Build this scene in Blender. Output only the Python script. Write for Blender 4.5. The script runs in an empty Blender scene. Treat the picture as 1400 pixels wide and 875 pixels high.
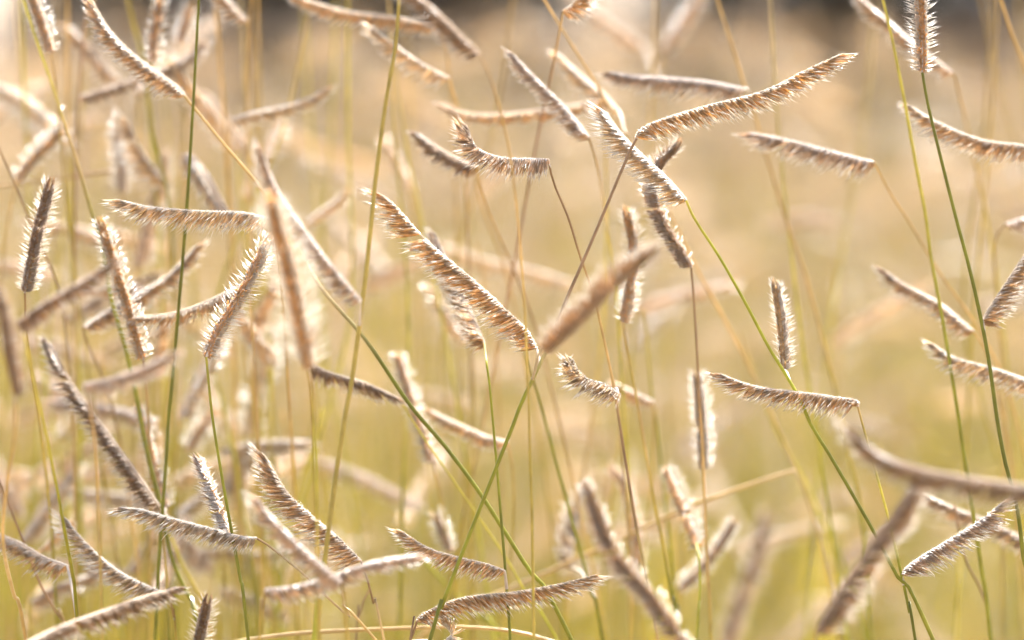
import bpy, math, random
import numpy as np
from mathutils import Vector, Matrix

R = math.radians
sc = bpy.context.scene
COL = sc.collection

# ------------------------------------------------------------------ camera, sky, sun, exposure
FOCUS = 0.9            # metres to the plane in focus
LENS = 162.0           # mm, a short telephoto: 0.2 m wide at the focal plane
FSTOP = 9.0
BLUR = 110.0           # scale that turns how soft a stalk looks into its distance
PITCH = 5.5
CAM = Vector((0.0, 0.0, 0.5))

cam_d = bpy.data.cameras.new('camera')
cam = bpy.data.objects.new('camera', cam_d)
COL.objects.link(cam)
cam.location = CAM
cam.rotation_euler = (R(90 - PITCH), 0, 0)
cam_d.lens = LENS
cam_d.sensor_width = 36.0
cam_d.clip_start = 0.02
cam_d.clip_end = 2000.0
cam_d.dof.use_dof = True
cam_d.dof.focus_distance = FOCUS
cam_d.dof.aperture_fstop = FSTOP
cam_d.dof.aperture_blades = 0
sc.camera = cam

SUN_EL, SUN_AZ = 55.0, 22.0     # behind the grass, a little to one side
world = bpy.data.worlds.new("World")
sc.world = world
world.use_nodes = True
wn = world.node_tree
for n in list(wn.nodes):
    wn.nodes.remove(n)
sky = wn.nodes.new('ShaderNodeTexSky')
sky.sky_type = 'NISHITA'
sky.sun_disc = False
sky.dust_density = 9.0
sky.ozone_density = 0.6
sky.sun_elevation = R(SUN_EL)
sky.sun_rotation = R(SUN_AZ)
bg = wn.nodes.new('ShaderNodeBackground')
bg.inputs['Strength'].default_value = 0.15
wo = wn.nodes.new('ShaderNodeOutputWorld')
wn.links.new(sky.outputs[0], bg.inputs[0])
wn.links.new(bg.outputs[0], wo.inputs[0])

sun_d = bpy.data.lights.new('sun', 'SUN')
sun_d.energy = 3.6
sun_d.angle = R(0.5)
sun_d.color = (1.0, 0.99, 0.955)
sun = bpy.data.objects.new('sun', sun_d)
COL.objects.link(sun)
to_sun = Vector((math.sin(R(SUN_AZ)) * math.cos(R(SUN_EL)), math.cos(R(SUN_AZ)) * math.cos(R(SUN_EL)), math.sin(R(SUN_EL))))
sun.rotation_euler = to_sun.to_track_quat('Z', 'Y').to_euler()
sun.location = to_sun * 20

sc.view_settings.view_transform = 'Standard'
sc.view_settings.look = 'None'
sc.view_settings.gamma = 1.0
sc.view_settings.use_curve_mapping = False
sc.view_settings.exposure = 1.88
sc.render.engine = 'CYCLES'
sc.cycles.use_denoising = True
sc.cycles.max_bounces = 14
sc.cycles.diffuse_bounces = 8
sc.cycles.transmission_bounces = 4
sc.cycles.glossy_bounces = 2
sc.cycles.sample_clamp_indirect = 8.0

rng = np.random.default_rng(7)
random.seed(7)

# ------------------------------------------------------------------ materials
def plant_mat(name, translucency, gloss, rough, vary, scale):
    """leaf-like tissue: own colour from the mesh's colour attribute, streaked by noise, part translucent, a waxy shine"""
    m = bpy.data.materials.new(name)
    m.use_nodes = True
    nt = m.node_tree
    nt.nodes.clear()
    N, L = nt.nodes.new, nt.links.new
    att = N('ShaderNodeAttribute'); att.attribute_name = 'Col'
    tc = N('ShaderNodeTexCoord')
    nz = N('ShaderNodeTexNoise'); nz.inputs['Scale'].default_value = scale; nz.inputs['Detail'].default_value = 3
    L(tc.outputs['Object'], nz.inputs['Vector'])
    mr = N('ShaderNodeMapRange')
    mr.inputs['From Min'].default_value = 0.3; mr.inputs['From Max'].default_value = 0.7
    mr.inputs['To Min'].default_value = 1 - vary; mr.inputs['To Max'].default_value = 1 + vary
    L(nz.outputs['Fac'], mr.inputs['Value'])
    mul = N('ShaderNodeVectorMath'); mul.operation = 'SCALE'
    L(att.outputs['Color'], mul.inputs[0]); L(mr.outputs['Result'], mul.inputs['Scale'])
    di = N('ShaderNodeBsdfDiffuse'); tr = N('ShaderNodeBsdfTranslucent')
    L(mul.outputs[0], di.inputs['Color']); L(mul.outputs[0], tr.inputs['Color'])
    mx = N('ShaderNodeMixShader'); mx.inputs[0].default_value = translucency
    L(di.outputs[0], mx.inputs[1]); L(tr.outputs[0], mx.inputs[2])
    gl = N('ShaderNodeBsdfGlossy'); gl.inputs['Roughness'].default_value = rough
    fr = N('ShaderNodeFresnel'); fr.inputs['IOR'].default_value = 1.45
    fm = N('ShaderNodeMath'); fm.operation = 'MULTIPLY'; fm.inputs[1].default_value = gloss
    L(fr.outputs[0], fm.inputs[0])
    m2 = N('ShaderNodeMixShader')
    L(fm.outputs[0], m2.inputs[0]); L(mx.outputs[0], m2.inputs[1]); L(gl.outputs[0], m2.inputs[2])
    out = N('ShaderNodeOutputMaterial')
    L(m2.outputs[0], out.inputs['Surface'])
    return m

M_STEM = plant_mat('stem_skin', 0.30, 0.8, 0.34, 0.22, 260.0)
M_SPIKE = plant_mat('spikelet_husk', 0.78, 0.4, 0.42, 0.25, 900.0)
M_HAIR = plant_mat('silky_bristle', 0.70, 0.6, 0.32, 0.08, 700.0)
M_LEAF = plant_mat('leaf_blade', 0.55, 0.12, 0.5, 0.25, 40.0)
M_SHRUB = plant_mat('shrub_leaf', 0.10, 0.4, 0.5, 0.3, 12.0)
M_BARK = plant_mat('bark', 0.0, 0.2, 0.7, 0.35, 60.0)

def soil_mat():
    m = bpy.data.materials.new('dry_soil')
    m.use_nodes = True
    nt = m.node_tree
    b = nt.nodes['Principled BSDF']
    b.inputs['Roughness'].default_value = 0.95
    tc = nt.nodes.new('ShaderNodeTexCoord')
    n1 = nt.nodes.new('ShaderNodeTexNoise'); n1.inputs['Scale'].default_value = 3.0; n1.inputs['Detail'].default_value = 8
    n2 = nt.nodes.new('ShaderNodeTexNoise'); n2.inputs['Scale'].default_value = 90.0; n2.inputs['Detail'].default_value = 5
    ad = nt.nodes.new('ShaderNodeMath'); ad.operation = 'ADD'
    hv = nt.nodes.new('ShaderNodeMath'); hv.operation = 'MULTIPLY'; hv.inputs[1].default_value = 0.5
    rp = nt.nodes.new('ShaderNodeValToRGB')
    e = rp.color_ramp.elements
    e[0].position = 0.35; e[0].color = (0.19, 0.145, 0.105, 1)
    e[1].position = 0.65; e[1].color = (0.40, 0.325, 0.24, 1)
    bp = nt.nodes.new('ShaderNodeBump'); bp.inputs['Strength'].default_value = 0.5; bp.inputs['Distance'].default_value = 0.01
    L = nt.links.new
    L(tc.outputs['Object'], n1.inputs['Vector']); L(tc.outputs['Object'], n2.inputs['Vector'])
    L(n1.outputs['Fac'], ad.inputs[0]); L(n2.outputs['Fac'], ad.inputs[1]); L(ad.outputs[0], hv.inputs[0])
    L(hv.outputs[0], rp.inputs['Fac']); L(rp.outputs['Color'], b.inputs['Base Color'])
    L(n2.outputs['Fac'], bp.inputs['Height']); L(bp.outputs[0], b.inputs['Normal'])
    return m
M_SOIL = soil_mat()

# ------------------------------------------------------------------ mesh helpers
class MB:
    def __init__(s):
        s.v, s.q, s.t, s.c, s.qm, s.tm, s.n = [], [], [], [], [], [], 0
    def add(s, v, q=None, t=None, col=(1, 1, 1), mat=0):
        v = np.asarray(v, float).reshape(-1, 3)
        c = np.broadcast_to(np.asarray(col, float), (len(v), 3))
        s.v.append(v); s.c.append(c)
        if q is not None and len(q): s.q.append(np.asarray(q) + s.n); s.qm.append(np.full(len(q), mat))
        if t is not None and len(t): s.t.append(np.asarray(t) + s.n); s.tm.append(np.full(len(t), mat))
        s.n += len(v)
    def build(s, name, mats, parent=None, origin=None):
        v = np.concatenate(s.v); c = np.concatenate(s.c)
        if origin is not None: v = v - np.asarray(origin)
        q = np.concatenate(s.q) if s.q else np.zeros((0, 4), int)
        t = np.concatenate(s.t) if s.t else np.zeros((0, 3), int)
        qm = np.concatenate(s.qm) if s.qm else np.zeros(0, int)
        tm = np.concatenate(s.tm) if s.tm else np.zeros(0, int)
        me = bpy.data.meshes.new(name)
        me.vertices.add(len(v)); me.vertices.foreach_set('co', v.astype(np.float32).ravel())
        me.loops.add(q.size + t.size)
        me.loops.foreach_set('vertex_index', np.concatenate([q.ravel(), t.ravel()]).astype(np.int32))
        me.polygons.add(len(q) + len(t))
        me.polygons.foreach_set('loop_start', np.concatenate([np.arange(len(q)) * 4, q.size + np.arange(len(t)) * 3]).astype(np.int32))
        me.polygons.foreach_set('material_index', np.concatenate([qm, tm]).astype(np.int32))
        me.update(calc_edges=True)
        me.polygons.foreach_set('use_smooth', np.ones(len(me.polygons), bool))
        a = me.color_attributes.new('Col', 'FLOAT_COLOR', 'POINT')
        a.data.foreach_set('color', np.concatenate([c, np.ones((len(c), 1))], 1).astype(np.float32).ravel())
        for m in (mats if isinstance(mats, (list, tuple)) else [mats]): me.materials.append(m)
        o = bpy.data.objects.new(name, me)
        COL.objects.link(o)
        if parent is not None: o.parent = parent
        if origin is not None and parent is None: o.location = origin
        return o

def nrm(v):
    return v / np.maximum(np.linalg.norm(v, axis=-1, keepdims=True), 1e-12)

def tubes(mb, P, Ra, Rb, A, sides, col, mat=0, closed_tip=True):
    """a batch of n tubes: P (n,k,3) centres, Ra/Rb (n,k) radii along axis A and across it; col (n,k,3)"""
    n, k, _ = P.shape
    T = nrm(np.gradient(P, axis=1))
    A = np.broadcast_to(A, P.shape)
    A = nrm(A - (A * T).sum(-1, keepdims=True) * T)
    B = np.cross(T, A)
    th = np.arange(sides) * 2 * math.pi / sides
    V = P[:, :, None, :] + Ra[:, :, None, None] * np.cos(th)[None, None, :, None] * A[:, :, None, :] + Rb[:, :, None, None] * np.sin(th)[None, None, :, None] * B[:, :, None, :]
    idx = np.arange(n * k * sides).reshape(n, k, sides)
    nx = np.roll(idx, -1, axis=2)
    q = np.stack([idx[:, :-1], nx[:, :-1], nx[:, 1:], idx[:, 1:]], -1).reshape(-1, 4)
    c = np.broadcast_to(col, (n, k, 3))[:, :, None, :]
    c = np.broadcast_to(c, (n, k, sides, 3)).reshape(-1, 3)
    mb.add(V.reshape(-1, 3), q, None, c, mat)

def cones(mb, P0, P1, P2, r, A, col0, col1, mat=0, flat=1.0):
    """a batch of pointed bristles bent through three points; three-sided"""
    n = len(P0)
    T = nrm(P2 - P0)
    A = np.broadcast_to(A, P0.shape)
    A = nrm(A - (A * T).sum(-1, keepdims=True) * T)
    B = np.cross(T, A) * flat
    th = np.arange(3) * 2 * math.pi / 3
    r = np.broadcast_to(r, (n,))
    ring = np.cos(th)[None, :, None] * A[:, None, :] + np.sin(th)[None, :, None] * B[:, None, :]
    V = np.concatenate([P0[:, None] + ring * r[:, None, None], P1[:, None] + ring * (r * .75)[:, None, None], P2[:, None]], 1)
    b = (np.arange(n) * 7)[:, None]
    q = np.concatenate([b + np.array([[i, (i + 1) % 3, 3 + (i + 1) % 3, 3 + i]]) for i in range(3)], 0)
    t = np.concatenate([b + np.array([[3 + i, 3 + (i + 1) % 3, 6]]) for i in range(3)], 0)
    c0 = np.broadcast_to(col0, (n, 3)); c1 = np.broadcast_to(col1, (n, 3))
    C = np.concatenate([np.repeat(c0[:, None], 3, 1), np.repeat((c0 + c1)[:, None] / 2, 3, 1), c1[:, None]], 1)
    mb.add(V.reshape(-1, 3), q, t, C.reshape(-1, 3), mat)

def spline(pts, m):
    """Catmull-Rom through pts, resampled evenly to m points"""
    p = np.asarray(pts, float)
    if len(p) == 2:
        return p[0] + (p[1] - p[0]) * np.linspace(0, 1, m)[:, None]
    e = np.concatenate([[2 * p[0] - p[1]], p, [2 * p[-1] - p[-2]]])
    out = []
    for i in range(1, len(e) - 2):
        t = np.linspace(0, 1, 16, endpoint=False)[:, None]
        a, b, c, d = e[i - 1], e[i], e[i + 1], e[i + 2]
        out.append(.5 * (2 * b + (c - a) * t + (2 * a - 5 * b + 4 * c - d) * t ** 2 + (3 * b - a - 3 * c + d) * t ** 3))
    out = np.concatenate(out + [e[-2:-1]])
    s = np.concatenate([[0], np.cumsum(np.linalg.norm(np.diff(out, axis=0), axis=1))])
    u = np.linspace(0, s[-1], m)
    return np.stack([np.interp(u, s, out[:, i]) for i in range(out.shape[1])], 1)

# ------------------------------------------------------------------ where a stalk stands
FWD = np.array([0, math.cos(R(PITCH)), -math.sin(R(PITCH))])
UP = np.array([0, math.sin(R(PITCH)), math.cos(R(PITCH))])
RIGHT = np.array([1.0, 0, 0])
def at(x, y, c):
    """point of the meadow whose distance gives a blur of c (negative: nearer than the focus)"""
    d = FOCUS / (1 - c / BLUR)
    k = d * 36.0 / LENS / 1400.0
    return np.array(CAM) + d * FWD + (x - 700) * k * RIGHT - (y - 437.5) * k * UP

MM = 0.001
TINT = {  # husk at the root, husk at the end, glume, bristle
    'gold':  ((.56, .355, .165), (.74, .52, .29), (.92, .83, .70), (.97, .94, .87)),
    'tan':   ((.50, .330, .185), (.70, .51, .32), (.90, .82, .72), (.97, .94, .88)),
    'mauve': ((.45, .325, .245), (.64, .49, .37), (.90, .84, .79), (.96, .94, .90)),
    'grey':  ((.45, .345, .260), (.65, .52, .39), (.90, .85, .79), (.97, .95, .91)),
    'brown': ((.31, .200, .120), (.45, .305, .195), (.66, .55, .44), (.95, .90, .82)),
    'pale':  ((.60, .430, .260), (.78, .61, .42), (.93, .88, .80), (.97, .95, .90)),
}
STEMC = {'g': (.28, .28, .030), 'k': (.190, .195, .024), 'y': (.56, .49, .085), 'l': (.40, .40, .045),
         'o': (.58, .41, .17), 'b': (.32, .21, .115), 't': (.58, .45, .25), 'd': (.47, .365, .090), 'r': (.40, .24, .14)}

def seed_head(parent, org, ped, pts, hint, tint, w, lod, hair, rs):
    """a one-sided comb of spikelets on a curved rachis: seed_head > rachis, bristle_fringe"""
    g0, g1, gl, hr = (np.array(x) for x in TINT[tint])
    g0, g1 = (x * np.array([1.10, 1.10, 1.0]) * rs.uniform(.92, 1.08) for x in (g0, g1))
    g0 = g0 * .55 + g1 * .45
    g1 = g1 * .8 + gl * .2
    M = 72
    C = spline(pts, M)
    T = nrm(np.gradient(C, axis=0))
    # rotation-minimising side vector
    D = np.zeros_like(C)
    d = np.asarray(hint, float); 
    chord = nrm(C[M // 2] - C[0])
    i0 = int(M * .4)
    d0 = d
    for order in (range(i0, M), range(i0, -1, -1)):
        d = d0
        for i in order:
            d = d - (d @ T[i]) * T[i]; d = d / np.linalg.norm(d); D[i] = d
    S = np.cross(T, D)
    length = np.linalg.norm(np.diff(C, axis=0), axis=1).sum()
    step = (.34, .48, .75)[lod] * MM
    n = max(14, int(length / step))
    s = np.repeat(np.linspace(.012, .985, n), 2)
    row = np.tile([1.0, -1.0], n)
    s = np.clip(s + row * .25 / n + rs.normal(0, .25 / n, 2 * n), 0, 1)
    for g_ in range(rs.integers(0, 3)):                        # husks shed here and there
        at_ = rs.uniform(.1, .95); keep = (np.abs(s - at_) > rs.uniform(.008, .022)) | (rs.random(len(s)) < .35)
        s, row = s[keep], row[keep]
    N = len(s)
    def smp(X): return np.stack([np.interp(s * (M - 1), np.arange(M), X[:, i]) for i in range(3)], 1)
    P, t, dd, ss = smp(C), nrm(smp(T)), nrm(smp(D)), nrm(smp(S))
    drift = np.interp(s, np.linspace(0, 1, 9), rs.normal(0, 5, 9))          # the comb opens and closes along its length
    a = np.radians(np.interp(s, [0, .12, .35, .7, .88, 1], [80, 72, 66, 58, 40, 14]) + drift + rs.normal(0, 3.2, N))
    openly = abs(hint @ FWD) / np.linalg.norm(hint) > .62      # an open head: narrow core, bristles standing out to both sides
    b = np.radians(row * (rs.uniform(2, 22, N) if openly else rs.uniform(3, 44, N)))
    prof = np.interp(s, [0, .05, .16, .75, .92, 1], [.66, .90, 1, 1, .94, .84])
    Lm = .88 * w * MM * prof * rs.uniform(.93, 1.07, N) * (1 - .45 * (np.abs(b) / .87) ** 1.3) * (.8 if openly else 1)                      # length of a husk; the bristles reach further
    side = np.cos(b)[:, None] * dd + np.sin(b)[:, None] * ss
    V = np.cos(a)[:, None] * t + np.sin(a)[:, None] * side
    a2 = a - np.radians(14)
    V2 = np.cos(a2)[:, None] * t + np.sin(a2)[:, None] * side               # the outer half bends towards the tip
    root = P + ss * (row * (.20 if openly else .34) * MM)[:, None]
    fat = (1.0, 1.15, 1.4)[lod]
    # husks
    mb = MB()
    k = np.array([0, .2, .45, .75, 1.0])
    body = root[:, None] + Lm[:, None, None] * (k[None, :, None] * V[:, None] + (k[None, :, None] ** 2) * .35 * (V2 - V)[:, None])
    body = body + ss[:, None] * (row[:, None, None] * (np.array([0, .22, .30, .15, 0]) * MM)[None, :, None])
    rad = np.array([.18, .29, .30, .20, .05]) * MM * fat
    shade = rs.uniform(.80, 1.18, N)[:, None, None]
    cc = (g0[None, None] * (1 - k)[None, :, None] + g1[None, None] * k[None, :, None]) * shade
    tubes(mb, body, np.broadcast_to(rad * .72, (N, 5)), np.broadcast_to(rad, (N, 5)), t[:, None], 5, cc)
    # glumes: pale keeled scales lapping the shoulders of the comb
    go = root + ss * (row * .30 * MM)[:, None] - dd * (.10 * MM)
    gl_len = Lm * rs.uniform(.40, .68, N)
    gv = np.cos(a - .18)[:, None] * t + np.sin(a - .18)[:, None] * nrm(side + ss * (row * .16)[:, None])
    cones(mb, go, go + gv * (gl_len * .5)[:, None] + ss * (row * .34 * MM)[:, None], go + gv * gl_len[:, None] + ss * (row * .16 * MM)[:, None], .20 * MM * fat, t, gl * .86, gl, flat=.5)
    if openly:                                                 # the core seen from its back: small overlapping golden scales
        for j in range(2):
            o_ = P - dd * (.12 * MM) + ss * (rs.normal(0, .34, N) * MM)[:, None]
            v_ = nrm(t * .8 + ss * rs.normal(0, .35, N)[:, None] - dd * rs.uniform(.05, .35, N)[:, None])
            l_ = rs.uniform(.5, .95, N) * MM
            cones(mb, o_, o_ + v_ * (l_ * .5)[:, None], o_ + v_ * l_[:, None], .22 * MM * fat, ss, g0 * np.array([1.2, 1.12, .94]), g1 * np.array([1.18, 1.12, .98]), flat=.6)

    head = mb.build('seed_head', M_SPIKE, parent, org)
    # rachis
    rb = MB()
    line = np.concatenate([spline(list(ped) + [C[0]], 14)[:-1], C]) if len(ped) else C
    m = len(line)
    rr = np.interp(np.arange(m), [0, m - M, m - 1], [.34, .27, .10]) * MM
    over = C[-1] + (T[-1] * .8 * MM) + D[-1] * 0
    line = np.concatenate([line, over[None]]); rr = np.append(rr, .02 * MM)
    cr = np.broadcast_to(gl * .62 + np.array(STEMC['b']) * .3, (1, m + 1, 3))
    tubes(rb, line[None], rr[None], rr[None], np.array([.21, .37, .9]), 6, cr)
    r_o = rb.build('rachis', M_STEM, head, org)
    # bristles: awns leaving each husk, and finer hairs
    hb = MB()
    bin_ = np.round(s * length / (.95 * MM)) / (length / (.95 * MM))         # awns of neighbouring husks cling together in tufts
    tuft = t * ((bin_ - s) * length * .22)[:, None]
    na = (2, 2, 2)[lod]
    for j in range(na):
        m_ = rs.random(N) < ((.85, .9, 1)[lod] if not openly else (.55, .65, .8)[lod])
        I = np.nonzero(m_)[0]; n_ = len(I)
        k0 = rs.uniform(.66, .95, n_)
        if openly:
            k0 *= .35
            st = root[I] + Lm[I, None] * k0[:, None] * V[I] + ss[I] * (row[I] * .45 * MM)[:, None]
            el_ = rs.uniform(-.15, .75, n_)
            dv = nrm(ss[I] * (row[I] * np.cos(el_))[:, None] + dd[I] * np.sin(el_)[:, None] + t[I] * (np.interp(s[I], [0, .8, 1], [.30, .50, 1.6]) + rs.normal(0, .10, n_))[:, None])
            ln = rs.uniform(2.0, 3.1, n_) * MM * prof[I] * (w / 4.8) * (.8 + .2 * hair)
        else:
            st = root[I] + Lm[I, None] * (k0[:, None] * V[I] + (k0 ** 2 * .35)[:, None] * (V2 - V)[I]) + ss[I] * (rs.normal(0, .16, n_) * MM)[:, None]
            dv = nrm(V2[I] * .35 + V[I] * .65 + t[I] * rs.normal(0, .10, n_)[:, None] + ss[I] * (row[I] * .12 + rs.normal(0, .15, n_))[:, None])
            ln = rs.uniform(1.0, 2.0, n_) * MM * hair * prof[I] ** .5 * (w / 4.8) * (1 + .45 * np.abs(b[I]))
        mid = st + dv * (ln * .5)[:, None] + tuft[I] * .5
        tip = st + dv * ln[:, None] + tuft[I] + t[I] * (rs.normal(.03, .08, n_) * ln)[:, None]
        pale = hr * rs.uniform(.95, 1.02)
        cones(hb, st, mid, tip, (.092, .12, .17)[lod] * MM, t[I], pale * .92, pale, flat=.6)
    if lod < 2:
        for j in range((3, 2)[lod]):
            k0 = rs.uniform(.1, .95, N)
            st = root + Lm[:, None] * k0[:, None] * V + ss * (row * .4 * MM)[:, None]
            dv = nrm(V + ss * (row * rs.uniform(.1, .8, N))[:, None] + t * rs.normal(.15, .25, N)[:, None])
            ln = rs.uniform(.3, .9, N) * MM * hair
            cones(hb, st, st + dv * (ln * .5)[:, None], st + dv * ln[:, None], (.028, .04)[lod] * MM, t, hr, hr)
    if lod == 0:                                                            # down on the rachis's back
        q = rs.uniform(0, 1, N * 2)
        st = np.stack([np.interp(q * (M - 1), np.arange(M), C[:, i]) for i in range(3)], 1)
        tq = np.stack([np.interp(q * (M - 1), np.arange(M), T[:, i]) for i in range(3)], 1)
        dq = np.stack([np.interp(q * (M - 1), np.arange(M), D[:, i]) for i in range(3)], 1)
        dv = nrm(-dq + tq * rs.normal(.35, .35, len(q))[:, None] + np.cross(tq, dq) * rs.normal(0, .6, len(q))[:, None])
        ln = rs.uniform(.25, .8, len(q)) * MM
        cones(hb, st, st + dv * (ln * .5)[:, None], st + dv * ln[:, None], .022 * MM, tq, hr, hr)
    h_o = hb.build('bristle_fringe', M_HAIR, head, org)
    for o in (head,):
        pass
    return head

def H(pts, c, hint, tint='tan', w=5.2, hair=1.0, label=None):
    return dict(pts=pts, c=c if isinstance(c, tuple) else (c, c), hint=hint, tint=tint, w=w, hair=hair, label=label)

seed_no = [100]
def stalk(label, stem, c=0, cols='g', heads=(), r=.42, cap=None, group=None, cat='grass stalk', name='grass_stalk', dens=1.0):
    """one culm rooted in the soil: grass_stalk > stem, seed_head (> rachis, bristle_fringe).  stem: top first"""
    seed_no[0] += 1
    rs = np.random.default_rng(seed_no[0])
    c0, c1 = c if isinstance(c, tuple) else (c, c)
    heads = list(heads)
    stem = [tuple(p) for p in stem]
    n = len(stem)
    if (c0 + c1) / 2 > 5.5 and r <= .36 and not cap:           # no culm behind is ruler straight
        sway = rs.uniform(-70, 70); y_0 = stem[0][1]
        stem = [(x + sway * (max(0, y - y_0) / 500) ** 1.4, y) for x, y in stem]
    if cap:                                                    # the culm leaves the frame upwards: it ends in a seed head there
        (x0, y0), (x1, y1) = stem[0], stem[1]
        L = math.hypot(x0 - x1, y0 - y1) + 1e-6
        ux, uy = (x0 - x1) / L, (y0 - y1) / L
        top = (x0 + ux * cap, y0 + uy * cap)
        sg = rs.choice([-1, 1]); hl = rs.uniform(150, 220)
        heads.insert(0, H([top, (top[0] + sg * hl * .3 + ux * 30, top[1] - 50), (top[0] + sg * hl * .95, top[1] - 70)], (c0, c0 + rs.uniform(-3, 3)), (0, 1, .2), rs.choice(['tan', 'gold', 'mauve'])))
        stem.insert(0, top); n += 1
    cs = np.interp(np.linspace(0, 1, n), [0, 1], [c0, c1])
    if heads and heads[0]['pts'][0] == stem[0]:
        cs[0] = heads[0]['c'][0]
        if n > 2: cs[1] = (cs[0] + cs[1]) / 2 if abs(cs[0] - cs[1]) > 1.5 else cs[1]
    W = [at(p[0], p[1], k) for p, k in zip(stem, cs)]
    # carry the culm on down to the soil
    a, b = W[-2], W[-1]
    t = (b - a) / np.linalg.norm(b - a)
    h = b[2]
    slope = t[:2] / max(-t[2], .25)
    root_xy = b[:2] + np.clip(slope * h * .42, -.16, .16) + rs.normal(0, .006, 2)
    g = np.array([root_xy[0], root_xy[1], -.004])
    m1 = b + t * h * .38
    m2 = g + np.array([0, 0, h * .35])
    for u in (.3, .55, .8):
        W.append((1 - u) ** 3 * b + 3 * (1 - u) ** 2 * u * m1 + 3 * (1 - u) * u ** 2 * m2 + u ** 3 * g)
    W.append(g)
    org = np.array([g[0], g[1], 0.0])
    e = bpy.data.objects.new(name, None); COL.objects.link(e)
    e.empty_display_size = .01
    e.location = org
    e['label'] = label; e['category'] = cat
    if group: e['group'] = group
    K = 150
    P = spline(W, K)
    ln = np.linspace(0, 1, K)
    rad = np.interp(ln, [0, .1, .5, 1], [.62, .82, 1, 1.15]) * r * MM
    joints = (rs.uniform(.22, .42), rs.uniform(.5, .64), rs.uniform(.76, .86))
    for u in joints:                                           # joints: a swelling, the sheath above it a little thicker
        rad = rad * (1 + .40 * np.exp(-((ln - u) / .007) ** 2)) * (1 + .16 * ((ln < u) & (ln > u - .10)))
    vis = np.linalg.norm(np.diff(np.array(W[:n]), axis=0), axis=1).sum() / np.linalg.norm(np.diff(np.array(W), axis=0), axis=1).sum()
    cc = np.array([STEMC[q] for q in cols])
    u = np.clip(ln / max(vis, .05), 0, 1) * (len(cc) - 1)
    col = np.stack([np.interp(u, np.arange(len(cc)), cc[:, i]) for i in range(3)], 1)
    col = col * (1 + .12 * np.sin(ln * 40 + rs.uniform(0, 6)))[:, None] * rs.uniform(.92, 1.08)
    for u in joints:
        col = col * (1 - .45 * np.exp(-((ln - u) / .007) ** 2))[:, None]
        sh = ((ln < u) & (ln > u - .10))[:, None]
        col = np.where(sh, col * .8 + np.array(STEMC['y']) * .2, col)
    mb = MB()
    tubes(mb, P[None], rad[None], rad[None], np.array([.3, .9, .1]), 8, col[None])
    mb.build('stem', M_STEM, e, org)
    for h_ in heads:
        p = h_['pts']
        kk = np.linspace(h_['c'][0], h_['c'][1], len(p))
        Q = [at(x, y, k) for (x, y), k in zip(p, kk)]
        hx, hy, ha = h_['hint']
        hint = RIGHT * hx - UP * hy + FWD * ha
        ped = []
        if p[0] != stem[0]:
            dist = np.linalg.norm(P - Q[0], axis=1)
            j = int(dist.argmin())
            j2 = min(K - 1, j + 1)
            if dist[j] > 1.2 * MM:
                mid = (P[j2] + Q[0]) / 2 + np.array([0, 0, .06 * dist[j]])
                ped = [P[j2], mid]
            else:
                ped = [P[j2]]
        lod = 0 if max(abs(kk.min()), abs(kk.max())) < 7 else (1 if np.abs(kk).mean() < 14 else 2)
        ho = seed_head(e, org, ped, Q, hint, h_['tint'], h_['w'], lod, h_['hair'], rs)
        if h_['label']: ho['label'] = h_['label']
    return e

# ------------------------------------------------------------------ the setting
def ground():
    mb = MB()
    mb.add([(-300, -300, 0), (300, -300, 0), (300, 300, 0), (-300, 300, 0)], [[0, 1, 2, 3]], None, (.2, .15, .1))
    o = mb.build('ground', M_SOIL)
    o['kind'] = 'structure'
ground()

FIELD_END = 4.6
def half_width(d): return .35 + .42 * d

def scatter(n, d0, d1, rs):
    """n points, evenly over the fan of meadow between d0 and d1"""
    out = []
    while len(out) < n:
        d = rs.uniform(d0, d1, n * 2); x = rs.uniform(-1, 1, n * 2) * half_width(d1)
        ok = np.abs(x) < half_width(d)
        out.extend(np.stack([x[ok], d[ok]], 1))
    return np.array(out[:n])

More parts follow.
